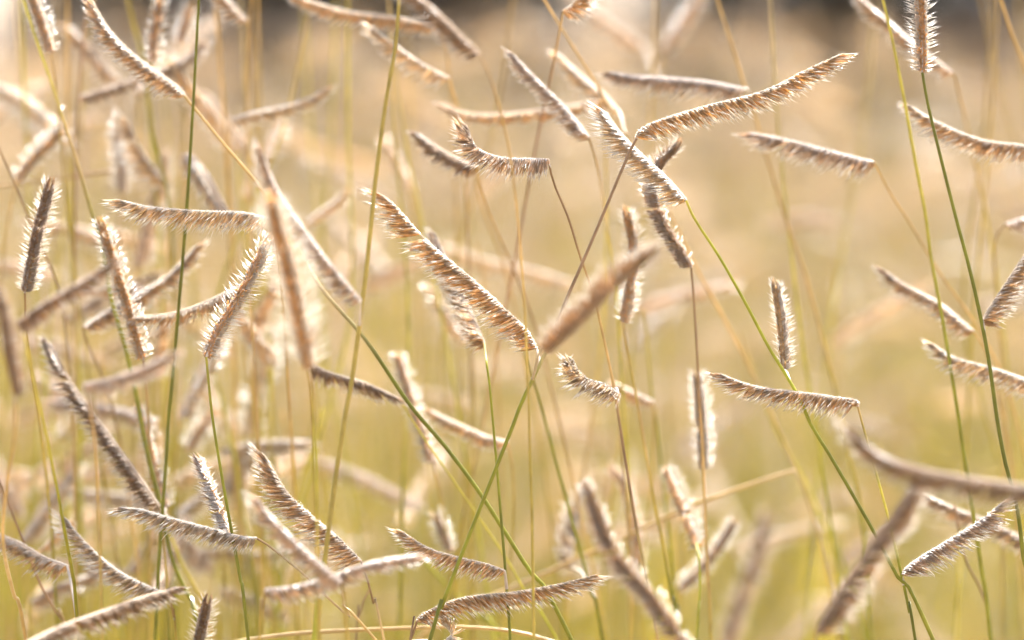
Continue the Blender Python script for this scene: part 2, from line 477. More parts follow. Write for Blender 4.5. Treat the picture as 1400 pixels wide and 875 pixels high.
def far_meadow():
    """the rest of the meadow behind: thousands of stalks nobody could count"""
    rs = np.random.default_rng(21)
    n = 9000
    xy = np.concatenate([scatter(420, 1.40, 1.8, rs), scatter(1500, 1.8, 2.7, rs), scatter(n, 1.8, FIELD_END, rs)])
    n = len(xy)
    hgt = np.clip(rs.normal(.345, .06, n), .16, .46)
    hgt = np.minimum(hgt, .43) * np.interp(xy[:, 1], [1.8, FIELD_END], [1, .775])
    lean = rs.normal(0, .10, (n, 2)) * hgt[:, None] / .35
    k = 6
    u = np.linspace(0, 1, k)
    P = np.zeros((n, k, 3))
    P[:, :, :2] = xy[:, None] + lean[:, None] * (u ** 1.7)[None, :, None]
    P[:, :, 2] = hgt[:, None] * u
    mb = MB()
    ca = np.array([STEMC['g'], STEMC['l'], STEMC['y'], STEMC['d'], (.52, .45, .32)])
    top = ca[rs.choice(5, n, p=[.02, .08, .22, .33, .35])]; bot = ca[rs.choice(5, n, p=[.3, .34, .2, .1, .06])]
    col = bot[:, None] * (1 - u)[None, :, None] + top[:, None] * u[None, :, None]
    rad = np.broadcast_to(np.array([.55, .5, .48, .44, .4, .3]) * MM, (n, k))
    tubes(mb, P, rad, rad, np.array([.3, .9, .1]), 4, col, 0)
    # heads: one at the top, a second on many
    top_t = nrm(P[:, -1] - P[:, -2])
    base = np.concatenate([P[:, -1], P[:, -2]]); pick = np.concatenate([np.ones(n, bool), rs.random(n) < .6])
    base = base[pick]; m = len(base)
    az = rs.uniform(0, 2 * math.pi, m); el = np.radians(rs.normal(18, 26, m))
    dr = np.stack([np.cos(az) * np.cos(el), np.sin(az) * np.cos(el), np.sin(el)], 1)
    ln = rs.uniform(.020, .040, m)
    kk = 7; v = np.linspace(0, 1, kk)
    bend = rs.normal(.10, .12, m)
    up = np.array([0, 0, 1.0])
    C = base[:, None] + dr[:, None] * (ln[:, None] * v)[:, :, None] + up * (bend[:, None] * ln[:, None] * (v ** 2))[:, :, None]
    D = -up + rs.normal(0, .5, (m, 3)); D = nrm(D - (D * dr).sum(1, keepdims=True) * dr)
    S = np.cross(dr, D)
    C2 = C + D[:, None] * 1.9 * MM
    names = list(TINT)
    ti = rs.choice(len(names), m, p=[.26, .24, .16, .10, .08, .16])
    far_dark = (base[:, 1] > 2.7) & (rs.random(m) < np.clip((base[:, 1] - 2.7) / 1.2, 0, 1))   # heads coloured browner, more purple and darker towards the far end
    ti = np.where(far_dark, rs.choice([2, 4], m), ti)
    g1 = (np.array([TINT[x][1] for x in names])[ti] * .34 + np.array([.575, .505, .37]) * .66) * rs.uniform(.85, 1.15, m)[:, None] * np.where(far_dark[:, None], np.array([.54, .475, .49]), np.array([.95, .94, .95]))
    hr = np.array([TINT[x][3] for x in names])[ti] * np.where(far_dark[:, None], np.array([.50, .435, .435]), np.array([.96, .95, .93]))
    prof = np.array([.5, .9, 1, 1, .95, .8, .25])
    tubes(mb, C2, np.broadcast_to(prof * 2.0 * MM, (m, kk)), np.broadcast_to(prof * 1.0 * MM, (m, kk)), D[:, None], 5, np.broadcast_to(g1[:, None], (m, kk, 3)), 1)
    nb = 26
    q = np.tile(np.linspace(.04, .98, nb), m); I = np.repeat(np.arange(m), nb)
    st = base[I] + dr[I] * (ln[I] * q)[:, None] + up * (bend[I] * ln[I] * q ** 2)[:, None] + D[I] * 2.2 * MM
    fan = np.interp(q, [0, .7, 1], [.35, .6, 2.0])
    sgn = rs.choice([-1, 1], len(q)) * rs.uniform(.1, .8, len(q))
    dv = nrm(D[I] + dr[I] * fan[:, None] + S[I] * sgn[:, None])
    l2 = rs.uniform(2.4, 3.8, len(q)) * MM
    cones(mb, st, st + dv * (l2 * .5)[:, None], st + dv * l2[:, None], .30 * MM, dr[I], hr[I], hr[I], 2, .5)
    o = mb.build('meadow_grass', [M_STEM, M_SPIKE, M_HAIR])
    o['kind'] = 'stuff'; o['label'] = 'blurred mass of tan seed heads and stalks filling the meadow behind'
far_meadow()

def basal_blades():
    """short leaf blades growing in tufts under the seed heads"""
    rs = np.random.default_rng(31)
    n = 40000
    xy = np.concatenate([scatter(6000, .45, 1.4, rs), scatter(n, 1.4, FIELD_END + .6, rs)])
    n = len(xy)
    tuft = np.sin(xy[:, 0] * 9 + 1.3) * np.sin(xy[:, 1] * 7) 
    h = np.clip(rs.normal(.13, .05, n), .04, .28) * (1 + .18 * tuft)
    tall = (rs.random(n) < .16) & (xy[:, 1] > 1.35) & (xy[:, 1] < 3.2)
    h = np.where(tall, rs.uniform(.2, .37, n), h)
    az = rs.uniform(0, 2 * math.pi, n); out = h * rs.uniform(.15, .8, n)
    k = 5; u = np.linspace(0, 1, k)
    dirv = np.stack([np.cos(az), np.sin(az)], 1)
    P = np.zeros((n, k, 3))
    P[:, :, :2] = xy[:, None] + dirv[:, None] * (out[:, None] * u ** 2)[:, :, None]
    P[:, :, 2] = h[:, None] * (u * 1.15 - .25 * u ** 3)
    wv = np.array([.9, 1.0, .85, .55, .08]) * MM * 1.1
    A = np.stack([-dirv[:, 1], dirv[:, 0], np.zeros(n)], 1)
    ca = np.array([(.14, .15, .010), (.27, .225, .010), (.42, .31, .014), (.47, .33, .05), (.46, .35, .12)])
    col = ca[rs.choice(5, n, p=[.22, .32, .24, .13, .09])] * rs.uniform(.8, 1.15, n)[:, None]
    L = P - A[:, None] * wv[None, :, None]; Rr = P + A[:, None] * wv[None, :, None]
    V = np.stack([L, Rr], 2).reshape(-1, 3)
    b = (np.arange(n) * k * 2)[:, None]
    q = np.concatenate([b + np.array([[2 * i, 2 * i + 1, 2 * i + 3, 2 * i + 2]]) for i in range(k - 1)])
    mb = MB()
    mb.add(V, q, None, np.repeat(col, k * 2, 0))
    o = mb.build('basal_grass', M_LEAF)
    o['kind'] = 'stuff'; o['label'] = 'short yellow green leaf blades covering the soil under the seed heads'
basal_blades()

def shrub(label, x, y, w, h, seed):
    """a low dense shrub: shrub > trunk, crown"""
    rs = np.random.default_rng(seed)
    e = bpy.data.objects.new('shrub', None); COL.objects.link(e); e.location = (x, y, 0)
    e['label'] = label; e['category'] = 'shrub'; e['group'] = 'dark shrubs along the far edge of the meadow'
    mb = MB()
    m = 9
    az = rs.uniform(0, 6.28, m)
    tips = np.stack([np.cos(az) * w * .4, np.sin(az) * w * .35, rs.uniform(.5, .85, m) * h], 1)
    u = np.linspace(0, 1, 6)
    P = tips[:, None] * np.stack([u ** 1.4, u ** 1.4, u], 1)[None]
    P[:, 0, 2] = -.02
    rad = np.broadcast_to(np.linspace(.018, .004, 6), (m, 6))
    tubes(mb, P, rad, rad, np.array([.3, .9, .2]), 6, (.07, .05, .035))
    mb.build('trunk', M_BARK, e)
    n = 7000
    cl = np.concatenate([tips, rs.normal(0, 1, (26, 3)) * [w * .22, w * .2, h * .22] + [0, 0, h * .5]])
    ctr = cl[rs.integers(0, len(cl), n)]
    p = ctr + rs.normal(0, 1, (n, 3)) * [.05 + .05 * w, .05 + .04 * w, .07]
    p[:, 2] = np.abs(p[:, 2]) + .01
    nv = nrm(rs.normal(0, 1, (n, 3))); tv = nrm(np.cross(nv, rs.normal(0, 1, (n, 3)))); bv = np.cross(nv, tv)
    sz = rs.uniform(.012, .024, n)[:, None]
    V = np.stack([p - tv * sz, p - bv * sz * .45, p + tv * sz, p + bv * sz * .45], 1).reshape(-1, 3)
    q = np.arange(n * 4).reshape(n, 4)
    ca = np.array([(.030, .034, .018), (.045, .045, .025), (.05, .038, .03)])
    mb = MB(); mb.add(V, q, None, np.repeat(ca[rs.integers(0, 3, n)], 4, 0))
    mb.build('crown', M_SHRUB, e)
SHR = [(-1.55, .6), (-.95, .30), (-.43, .17), (-.245, .13), (-.05, .09), (.31, .21), (.57, .14), (1.0, .35), (1.7, .6)]
WHERE = ['broad dark shrub standing far outside the corner of the meadow edge', 'dark shrub beyond the meadow edge near the upper corner heads',
         'dark shrub behind the dark green bare stalk at the top edge', 'dark shrub behind the orange tan head at the top edge', 'narrow dark shrub beyond the large blurred brown head at the top',
         'wide dark shrub above the big tan head, beyond the meadow', 'dark shrub behind the golden stalk of the upper corner', 'large dark shrub past the border of the dark green stalk', 'broadest dark shrub at the other end of the meadow edge']
for i, (x, w) in enumerate(SHR):
    shrub(WHERE[i], x, 5.5 + .15 * math.sin(i * 2.1), w, .52 + .08 * math.cos(i * 1.7), 60 + i)

# ------------------------------------------------------------------ the stalks one can tell apart (x, y in photo pixels, c = blur)
# --- the sharp ones
stalk('long diagonal stalk, tan above, thick green below, with a curved head near the upper corner',
      [(252, 131), (300, 190), (360, 262), (405, 335), (440, 395), (500, 465), (560, 553), (610, 612), (660, 680), (720, 775), (782, 876)], (3, 1), 'ootkkgg', r=.52,
      heads=[H([(252, 131), (240, 117), (206, 93), (171, 65), (147, 38), (128, 8)], 3, (-.7, .7, .3), 'tan', 4.6)])
stalk('yellow stalk running close beside the thick green diagonal one',
      [(548, 548), (575, 592), (630, 672), (690, 760), (730, 830), (765, 880)], (4, 5), 'yyl', r=.3)
stalk('stalk with a long level head, silvery white along its top and fringed below',
      [(368, 299), (378, 335), (388, 430), (396, 560), (404, 690), (408, 880)], (0, 9), 'tod', r=.36,
      heads=[H([(368, 299), (330, 291), (290, 290), (250, 288), (200, 283), (163, 275)], (0, 0), (0, 1, -.25), 'pale', 4.6, 1.15)])
stalk('upright dark-centred feathery head, bristled on both sides, above the blurred brown head',
      [(34, 400), (38, 470), (56, 590), (70, 720), (80, 880)], (2, 6), 'bdg', r=.36,
      heads=[H([(34, 400), (41, 360), (51, 310), (66, 258)], 2, (.25, 0, 1), 'brown', 5.0, 1.2)])
stalk('blurred thick brown head slanting across the feathery upright one, on a yellow to green stem',
      [(26, 440), (33, 460), (52, 548), (64, 600), (80, 678), (92, 746), (100, 790), (108, 880)], (-8, 1), 'yyygkk', r=.38,
      heads=[H([(26, 440), (55, 417), (105, 388), (155, 358)], (-9, -11), (.1, 1, .1), 'brown', 4.4, .8),
             H([(92, 774), (60, 762), (25, 742), (-25, 722)], (2, 3), (-.1, 1, .2), 'tan', 5.0)])
stalk('thin stalk whose narrow herringbone head curves down in front of a green stem',
      [(196, 492), (201, 545), (205, 620), (206, 720), (206, 880)], (3, 7), 'bod', r=.34,
      heads=[H([(196, 492), (184, 455), (174, 415), (160, 375), (140, 309)], 3, (-.2, 0, 1), 'gold', 4.6, 1.2)])
stalk('green stalk with a drooping whitish head high up and a bristled head hugging it low',
      [(31, -5), (45, 41), (69, 110), (82, 150), (92, 182), (105, 220), (125, 290), (140, 335), (151, 404), (168, 462), (185, 534), (200, 612), (219, 691), (236, 767), (262, 825), (275, 880)], (5, 4), 'yyogkkgg', r=.48, cap=60,
      heads=[H([(92, 180), (70, 160), (35, 133), (-8, 112)], (10, 15), (-.2, 1, .3), 'pale', 6.4, 1.7),
             H([(226, 694), (214, 650), (202, 600), (190, 560)], (5, 6), (.1, 0, 1), 'pale', 4.0, 1.2)])
stalk('tan head with a rounded tip bending up beyond the dark green upright stem',
      [(114, 447), (119, 470), (136, 512), (150, 570), (158, 660), (160, 880)], (6, 9), 'bbod', r=.32,
      heads=[H([(114, 447), (154, 420), (195, 398), (235, 372), (267, 338)], 6, (.3, 1, .1), 'tan', 4.6)])
stalk('fluffy tan head lying level with its end hidden behind the upright bristled head',
      [(338, 385), (344, 440), (350, 530), (356, 680), (360, 880)], (3, 8), 'tod', r=.34,
      heads=[H([(338, 385), (310, 400), (270, 418), (230, 430), (187, 433)], 3, (0, 1, .3), 'tan', 3.8)])
stalk('crisp green stalk with a brown-spined bristling head and a small feathered head lower down',
      [(282, 488), (284, 510), (291, 575), (305, 661), (319, 740), (330, 800), (340, 880)], (0, 0), 'yggkgg', r=.42,
      heads=[H([(282, 488), (300, 447), (326, 405), (345, 370), (366, 330)], (0, 1), (.2, .05, 1), 'gold', 5.2, 1.35),
             H([(318, 737), (308, 710), (291, 668), (274, 628)], (0, 1), (-.8, .1, .75), 'mauve', 4.6, 1.2)])
stalk('dried stalk with a blurred grey tan head pointing level beside the dark green stem',
      [(120, 524), (124, 560), (132, 640), (140, 880)], (-8, -4), 'bod', r=.34,
      heads=[H([(120, 524), (155, 516), (195, 502), (238, 482)], (-9, -12), (.1, 1, .1), 'mauve', 4.2, .8)])
stalk('orange stalk at the picture edge with a blurred brown head hanging along the border',
      [(22, 542), (20, 600), (10, 660), (4, 740), (18, 810), (36, 880)], (-10, 2), 'ooto', r=.44,
      heads=[H([(22, 540), (12, 500), (4, 450), (-6, 395)], (-11, -13), (.5, .1, .5), 'brown', 4.4)])
stalk('long head with white upper bristles sloping down to the low branching point of green stems',
      [(217, 693), (222, 730), (228, 790), (232, 880)], (3, 4), 'bdk', r=.36,
      heads=[H([(217, 692), (190, 652), (150, 597), (112, 545), (85, 505), (66, 470)], (3, 5), (-.6, .7, .35), 'brown', 4.6, 1.1)])
stalk('curved head bristling with white at the end that meets the low blurred brown head',
      [(232, 815), (238, 850), (242, 890)], (2, 3), 'bd', r=.34,
      heads=[H([(232, 815), (205, 803), (165, 783), (130, 755), (104, 728), (92, 712)], (2, 2), (-.2, 1, -.2), 'grey', 4.6, 1.35)])
stalk('low brown head slanting up from the bottom corner, blurred, whiskers at its raised tip',
      [(28, 884), (24, 920), (20, 960)], (-8, -6), 'bd', r=.36,
      heads=[H([(28, 884), (80, 858), (140, 836), (190, 818), (242, 803)], (-8, -3), (.1, 1, .1), 'brown', 4.8)])
stalk('tan stalk arching down from a furry level head under the small feathered one',
      [(351, 736), (362, 742), (385, 760), (422, 791), (449, 818), (480, 846), (518, 880)], (0, 1), 'btoto', r=.34,
      heads=[H([(351, 736), (325, 733), (285, 722), (235, 709), (195, 698), (166, 695)], (0, 0), (0, 1, -.2), 'grey', 4.0, 1.25)])
stalk('short feathery head poking up from the bottom edge, white on both sides',
      [(266, 905), (264, 940), (262, 980)], (2, 3), 'bd', r=.34,
      heads=[H([(266, 905), (270, 880), (276, 852), (282, 826)], 2, (.1, 0, 1), 'brown', 4.6, 1.2)])
stalk('pale puffy head seen end on beside the yellow green stem',
      [(92, 714), (94, 760), (92, 880)], (6, 8), 'od', r=.32,
      heads=[H([(92, 714), (82, 722), (72, 732), (60, 747)], (6, 7), (.5, .8, .3), 'pale', 3.8)])
stalk('brown stalk carrying a level tan head, a golden beaded head and a blurred brown one',
      [(870, 190), (864, 200), (854, 223), (830, 280), (799, 353), (772, 415), (745, 483), (714, 548), (700, 585), (659, 688), (621, 784), (600, 840), (586, 882)], (0, -1), 'bbbbtlggggk', r=.46,
      heads=[H([(870, 190), (876, 178), (906, 164), (974, 144), (1043, 126), (1101, 98), (1149, 76)], (0, 0), (.1, 1, -.25), 'gold', 4.6, 1.1),
             H([(734, 478), (720, 452), (700, 432), (665, 400), (635, 373), (597, 342), (569, 315), (542, 284), (521, 267)], (0, -1), (-.7, .75, -.1), 'gold', 6.1, 1.0, label='long golden head with a beaded back edge'),
             H([(752, 482), (785, 452), (830, 405), (890, 350)], (-8, -13), (-.5, -.6, .45), 'brown', 5.4, 1.0, label='blurred brown head slanting up')])
stalk('small curled head with silvery back on a thin brown stalk, hooked up at its tip',
      [(750, 219), (757, 250), (777, 298), (793, 350), (810, 398), (823, 452), (837, 517), (847, 578), (860, 660), (872, 730), (888, 810), (900, 880)], (0, 3), 'bboobbto', r=.36,
      heads=[H([(750, 219), (720, 218), (690, 217), (665, 211), (646, 199), (635, 176)], (0, -1), (0, 1, -.25), 'mauve', 4.6, 1.1),
             H([(846, 542), (825, 527), (800, 519), (785, 506), (778, 494)], (0, -1), (0, 1, -.5), 'grey', 4.4, 1.3, label='small grey furry head')])
stalk('bright green stalk with a fringed head behind the golden one and a low level head',
      [(662, 469), (665, 495), (669, 524), (676, 600), (684, 695), (691, 780), (695, 840), (698, 880)], (1, 0), 'ylggkgg', r=.36,
      heads=[H([(662, 469), (650, 440), (635, 405), (615, 365), (596, 325)], (2, 5), (-.9, .35, -.2), 'tan', 4.8, 1.1),
             H([(690, 781), (665, 772), (624, 762), (585, 750), (549, 728)], (0, 0), (0, 1, -.3), 'tan', 4.0, 1.0)])
stalk('yellow green stalk with a slanted comb head and a grey feather head at its joint',
      [(938, 274), (950, 300), (984, 352), (1019, 414), (1050, 473), (1071, 507), (1095, 548), (1107, 578), (1139, 630), (1194, 726), (1225, 785), (1278, 880)], (0, 0), 'yllllkkkgg', r=.44,
      heads=[H([(938, 274), (915, 247), (885, 219), (860, 195), (840, 172), (828, 154)], (0, 1), (-.75, .55, .35), 'pale', 5.2, 1.4),
             H([(1072, 505), (1070, 475), (1066, 435), (1060, 393)], (1, 0), (.5, .1, .85), 'grey', 3.9, 1.25)])
stalk('thick brown head hanging from an upright brown stem, pale fringe on one side',
      [(945, 366), (949, 415), (953, 480), (956, 548), (960, 600), (964, 700), (968, 790), (972, 880)], (3, 5), 'bbboood', r=.38,
      heads=[H([(945, 366), (928, 335), (906, 300), (895, 262), (903, 228), (924, 203)], (3, 3), (-.7, .1, .75), 'brown', 4.8, 1.2),
             H([(961, 642), (960, 600), (957, 560), (953, 517)], (6, 6), (.2, 0, 1), 'grey', 4.4, 1.2, label='greyish head white down both sides')])
stalk('yellow stalk turning green, with a hooked level head above and a mauve comb head below',
      [(1173, 556), (1182, 590), (1196, 640), (1215, 710), (1233, 788), (1244, 840), (1253, 885)], (0, 0), 'oyyyggk', r=.38,
      heads=[H([(1173, 556), (1170, 548), (1145, 544), (1119, 540), (1085, 536), (1050, 532), (1015, 524), (985, 513)], (0, 0), (0, 1, -.2), 'tan', 4.6, 1.15),
             H([(1233, 786), (1240, 776), (1262, 760), (1307, 733), (1345, 709), (1369, 689)], (0, 0), (.45, .85, -.15), 'mauve', 4.8, 1.05)])
stalk('dark green border stalk with an upright golden white-fringed head cut by the top edge',
      [(1261, 99), (1269, 144), (1287, 219), (1307, 298), (1325, 365), (1342, 440), (1353, 500), (1364, 578), (1376, 640), (1389, 685), (1400, 767), (1412, 880)], (1, 1), 'kkkkkkkk', r=.48,
      heads=[H([(1261, 99), (1261, 60), (1259, 0), (1257, -70)], (1, 1), (.05, 0, 1), 'gold', 4.9, 1.3),
             H([(1344, 440), (1350, 427), (1376, 387), (1401, 349), (1430, 300)], (1, 2), (.8, .5, -.2), 'tan', 5.2, 1.1)])
stalk('brown thin stalk at the bottom carrying a long arched head, pale along its top',
      [(570, 850), (561, 880), (556, 905)], (0, 0), 'bb', r=.34,
      heads=[H([(570, 850), (577, 842), (604, 828), (641, 817), (700, 811), (750, 803), (786, 795), (812, 788)], (0, 0), (.1, 1, -.35), 'gold', 4.6, 1.15),
             H([(604, 880), (612, 874), (618, 866), (606, 853)], (0, 0), (.3, .8, .2), 'pale', 3.0, 1.0)])
stalk('open comb-like head fanned into separate teeth, curving down behind the olive upright stem',
      [(494, 768), (503, 795), (512, 830), (526, 880)], (1, 2), 'bbt', r=.34,
      heads=[H([(494, 768), (463, 736), (429, 708), (395, 677), (374, 645), (364, 628)], (1, 1), (-.75, .6, -.15), 'tan', 6.3, .9)])
# --- slightly out of focus
stalk('olive gold leaning stalk crossing the whole picture, a blurred purplish head at its middle',
      [(546, -8), (541, 60), (526, 150), (513, 250), (505, 330), (494, 425), (481, 520), (470, 580), (455, 680), (441, 790), (429, 882)], (-3, -3), 'dddddddl', r=.56, cap=70,
      heads=[H([(493, 410), (470, 382), (440, 345), (400, 290), (375, 250), (357, 203)], (-5, -8), (-.7, .7, .2), 'mauve', 4.2, 1.1)])
stalk('dark green upright stalk without a visible head, crossing from the top edge',
      [(272, -5), (264, 147), (255, 290), (250, 353), (240, 473), (233, 548), (230, 580), (225, 661), (219, 746), (212, 880)], (2, 3), 'kkkkkg', r=.42, cap=60)
stalk('yellow green bare stalk entering at the top beside the upright golden head',
      [(1206, -5), (1221, 60), (1235, 130), (1252, 223), (1266, 298), (1273, 353), (1290, 445), (1307, 548), (1316, 610), (1330, 700), (1345, 800), (1355, 880)], (3, 4), 'yyyylggg', r=.44, cap=70)
stalk('smooth tan head crossed over a level orange one, small white tip raised',
      [(805, 188), (818, 233), (828, 298), (839, 370), (845, 440), (850, 520), (858, 640), (862, 880)], (5, 8), 'btyyyod', r=.38,
      heads=[H([(805, 188), (789, 167), (768, 142), (735, 110), (702, 76)], (4, 5), (-.7, .7, 0), 'mauve', 4.2, .8)])
stalk('level orange tan head passing behind the smooth crossing one',
      [(818, 138), (830, 200), (842, 330), (850, 480), (856, 880)], (7, 12), 'oyod', r=.34,
      heads=[H([(818, 138), (770, 146), (700, 155), (650, 156), (624, 151), (604, 142)], (7, 8), (0, 1, .4), 'gold', 3.6, .7)])
stalk('purplish head half hidden behind the small curled silvery one',
      [(650, 228), (662, 280), (685, 350), (705, 420), (720, 520), (735, 880)], (6, 9), 'obod', r=.34,
      heads=[H([(650, 228), (631, 220), (600, 203), (573, 184)], (5, 6), (-.2, 1, .2), 'brown', 4.4, .9)])
stalk('upright bristled head glowing white around a brown spine, above the blurred slanting head',
      [(852, 441), (858, 480), (871, 548), (878, 590), (895, 688), (908, 755), (920, 822), (930, 880)], (4, 5), 'ododdgl', r=.42,
      heads=[H([(852, 441), (858, 405), (863, 365), (864, 330), (857, 294)], (4, 4), (.3, 0, 1), 'gold', 4.2, 1.3)])
stalk('faint green stalk rising close behind the upright white-glowing head',
      [(880, 425), (883, 445), (892, 548), (898, 580), (912, 710), (927, 842), (932, 880)], (8, 9), 'dggg', r=.38)
stalk('orange stalk slanting from the top edge past its pale head and behind the comb head',
      [(742, -4), (775, 50), (810, 106), (835, 150), (880, 228), (915, 290), (950, 363), (995, 445), (1033, 520), (1070, 600), (1110, 700), (1150, 880)], (5, 10), 'ooooottd', r=.38, cap=60,
      heads=[H([(846, 152), (825, 128), (797, 105), (766, 76)], (8, 9), (-.6, .8, .2), 'pale', 4.2)])
stalk('silvery mauve level head under the top edge, hung on a long orange stalk',
      [(979, -6), (1000, 60), (1019, 120), (1034, 165), (1050, 220), (1074, 298), (1105, 390), (1143, 538), (1160, 620), (1180, 720), (1190, 880)], (8, 9), 'oooooddlg', r=.46, cap=60,
      heads=[H([(1018, 122), (970, 112), (910, 106), (870, 104), (836, 99)], (6, 6), (0, 1, .1), 'mauve', 5.2)])
stalk('tan head descending from the top edge behind the tall golden bristled head',
      [(1304, 100), (1317, 154), (1331, 220), (1345, 291), (1360, 400), (1372, 560), (1380, 880)], (9, 12), 'ooyyod', r=.36,
      heads=[H([(1304, 100), (1275, 78), (1242, 52), (1215, 28), (1172, -6)], (8, 8), (-.5, .8, .3), 'tan', 4.4, 1.2)])
stalk('furry tan head reaching in from the side border under the tall golden head',
      [(1428, 206), (1440, 260), (1452, 400), (1460, 620), (1464, 880)], (3, 5), 'obdg', r=.38,
      heads=[H([(1428, 206), (1400, 199), (1341, 191), (1290, 171), (1265, 158), (1247, 147)], (3, 4), (0, 1, -.1), 'tan', 4.8, 1.1)])
stalk('mauve level head below the big golden one, on an orange stem slanting to another head',
      [(1195, 222), (1218, 267), (1238, 298), (1283, 377), (1322, 436), (1350, 490), (1372, 560), (1390, 680), (1400, 880)], (5, 9), 'ooooodd', r=.34,
      heads=[H([(1195, 222), (1160, 213), (1119, 202), (1070, 190), (1030, 183)], (4, 5), (0, 1, -.1), 'mauve', 5.2)])
stalk('tan head with a white sunlit back sloping toward the dark green border stalk',
      [(1331, 453), (1348, 483), (1362, 540), (1375, 640), (1385, 880)], (6, 9), 'oood', r=.36,
      heads=[H([(1331, 453), (1290, 418), (1262, 402), (1235, 388), (1211, 371)], (5, 6), (-.4, .9, .1), 'tan', 4.4)])
stalk('pale furry head curled up at its tip and crossing the dark green border stalk',
      [(1432, 532), (1440, 600), (1448, 700), (1452, 880)], (3, 5), 'odg', r=.36,
      heads=[H([(1432, 532), (1400, 518), (1359, 504), (1307, 490), (1278, 473)], (3, 4), (0, 1, -.2), 'pale', 4.6, 1.1)])
stalk('dark blurred head end at the border, on a thin arched stem',
      [(1376, 306), (1364, 320), (1360, 350), (1366, 430), (1378, 560), (1386, 880)], (7, 11), 'bood', r=.34,
      heads=[H([(1376, 306), (1400, 298), (1430, 287), (1460, 280)], (7, 7), (0, 1, .2), 'mauve', 3.8)])
stalk('faint tan head emerging behind the mauve grey one near the bottom corner',
      [(1422, 748), (1430, 800), (1434, 880)], (6, 7), 'od', r=.36,
      heads=[H([(1422, 748), (1400, 737), (1358, 715), (1307, 695), (1262, 673)], (6, 6), (-.2, 1, .2), 'tan', 4.4, 1.2)])
stalk('grey brown head with white patch on a green stem, beside the long blurred brown head',
      [(715, 476), (738, 548), (746, 578), (764, 645), (782, 712), (799, 774), (811, 820), (825, 880)], (5, 6), 'dgggkg', r=.44,
      heads=[H([(781, 776), (783, 745), (790, 710), (798, 678)], (9, 10), (-.7, .3, -.4), 'grey', 4.8)])
stalk('small upright head, white along both sides, on a yellow green stem near the bottom',
      [(952, 744), (955, 760), (957, 790), (955, 840), (952, 885)], (4, 4), 'ylll', r=.36,
      heads=[H([(952, 744), (940, 715), (925, 680), (911, 644)], (5, 7), (.3, 0, 1), 'tan', 4.6, 1.25)])
stalk('slanting pinkish head low between two upright stems, bristles pale',
      [(928, 808), (922, 840), (918, 890)], (11, 12), 'od', r=.34,
      heads=[H([(928, 808), (950, 788), (974, 760), (990, 738), (1002, 718)], (11, 11), (-.3, .1, 1), 'mauve', 4.0)])
stalk('dark arched head, nodding, behind the top of the long blurred brown head',
      [(868, 778), (872, 820), (876, 885)], (11, 12), 'bd', r=.36,
      heads=[H([(868, 778), (867, 735), (862, 700), (851, 664), (838, 646)], (11, 11), (.6, 0, .6), 'tan', 4.2)])
stalk('thin orange stalk curving behind the dark arched head to the bottom edge',
      [(845, 560), (848, 580), (858, 650), (872, 730), (888, 806), (894, 880)], (6, 6), 'obod', r=.34)
stalk('short blurred tan head behind the small grey furry one',
      [(893, 549), (897, 590), (900, 700), (902, 880)], (8, 10), 'odd', r=.32,
      heads=[H([(893, 549), (875, 540), (845, 525)], (8, 8), (0, 1, .2), 'tan', 3.8)])
stalk('level head with a white top, its end against the thick green diagonal stem',
      [(424, 498), (426, 550), (430, 650), (432, 880)], (4, 7), 'odd', r=.34,
      heads=[H([(424, 498), (455, 511), (500, 524), (542, 543)], (4, 4), (0, 1, .1), 'brown', 4.0)])
stalk('broad blurred head with a brown spine and wide white bristles on both sides',
      [(422, 506), (427, 540), (431, 620), (434, 740), (436, 880)], (-8, -5), 'oldd', r=.36,
      heads=[H([(422, 506), (411, 455), (396, 380), (382, 325), (372, 285)], (-8, -11), (.1, 0, 1), 'gold', 7.6, 2.0)])
stalk('blurred head with a bright white ridge descending to the crossing of two blurred low heads',
      [(467, 795), (472, 830), (476, 885)], (-7, -5), 'bd', r=.36,
      heads=[H([(467, 795), (440, 772), (405, 740), (375, 710), (353, 684)], (-7, -8), (-.5, .8, .15), 'mauve', 4.4)])
stalk('blurred level head rising to a bristled end, crossing under the white-ridged one',
      [(363, 806), (358, 840), (354, 885)], (-6, -5), 'bd', r=.36,
      heads=[H([(363, 806), (400, 802), (450, 788), (510, 768), (568, 759)], (-6, -7), (.1, 1, .1), 'mauve', 4.2)])
stalk('large blurred white-backed head pushing in from the border above the slanting brown one',
      [(1434, 676), (1446, 740), (1452, 820), (1456, 890)], (-14, -12), 'obd', r=.42,
      heads=[H([(1434, 676), (1400, 665), (1324, 654), (1256, 640), (1204, 620), (1170, 592)], (-13, -14), (0, 1, .5), 'brown', 5.6, 1.1)])
stalk('blurred brown head slanting up from the bottom edge, pale glow along its lower side',
      [(1116, 862), (1110, 900), (1106, 950)], (-10, -9), 'bd', r=.40,
      heads=[H([(1116, 862), (1150, 808), (1195, 742), (1250, 668)], (-10, -12), (.6, .4, .5), 'brown', 5.2, 1.3)])
stalk('long blurred brown head leaning out of the bottom edge at the middle of the picture',
      [(962, 908), (970, 950), (976, 990)], (-9, -8), 'bd', r=.40,
      heads=[H([(962, 908), (933, 873), (892, 815), (844, 757), (820, 705), (806, 671)], (-9, -10), (-.5, .4, .7), 'brown', 5.2, 1.2)])
stalk('very blurred mauve head, the largest smear, rising from the bottom edge',
      [(985, 900), (980, 960), (976, 1000)], (-23, -21), 'bd', r=.40,
      heads=[H([(985, 900), (1005, 830), (1028, 770), (1046, 712)], (-22, -24), (.5, .2, .7), 'brown', 4.4, 1.1)])
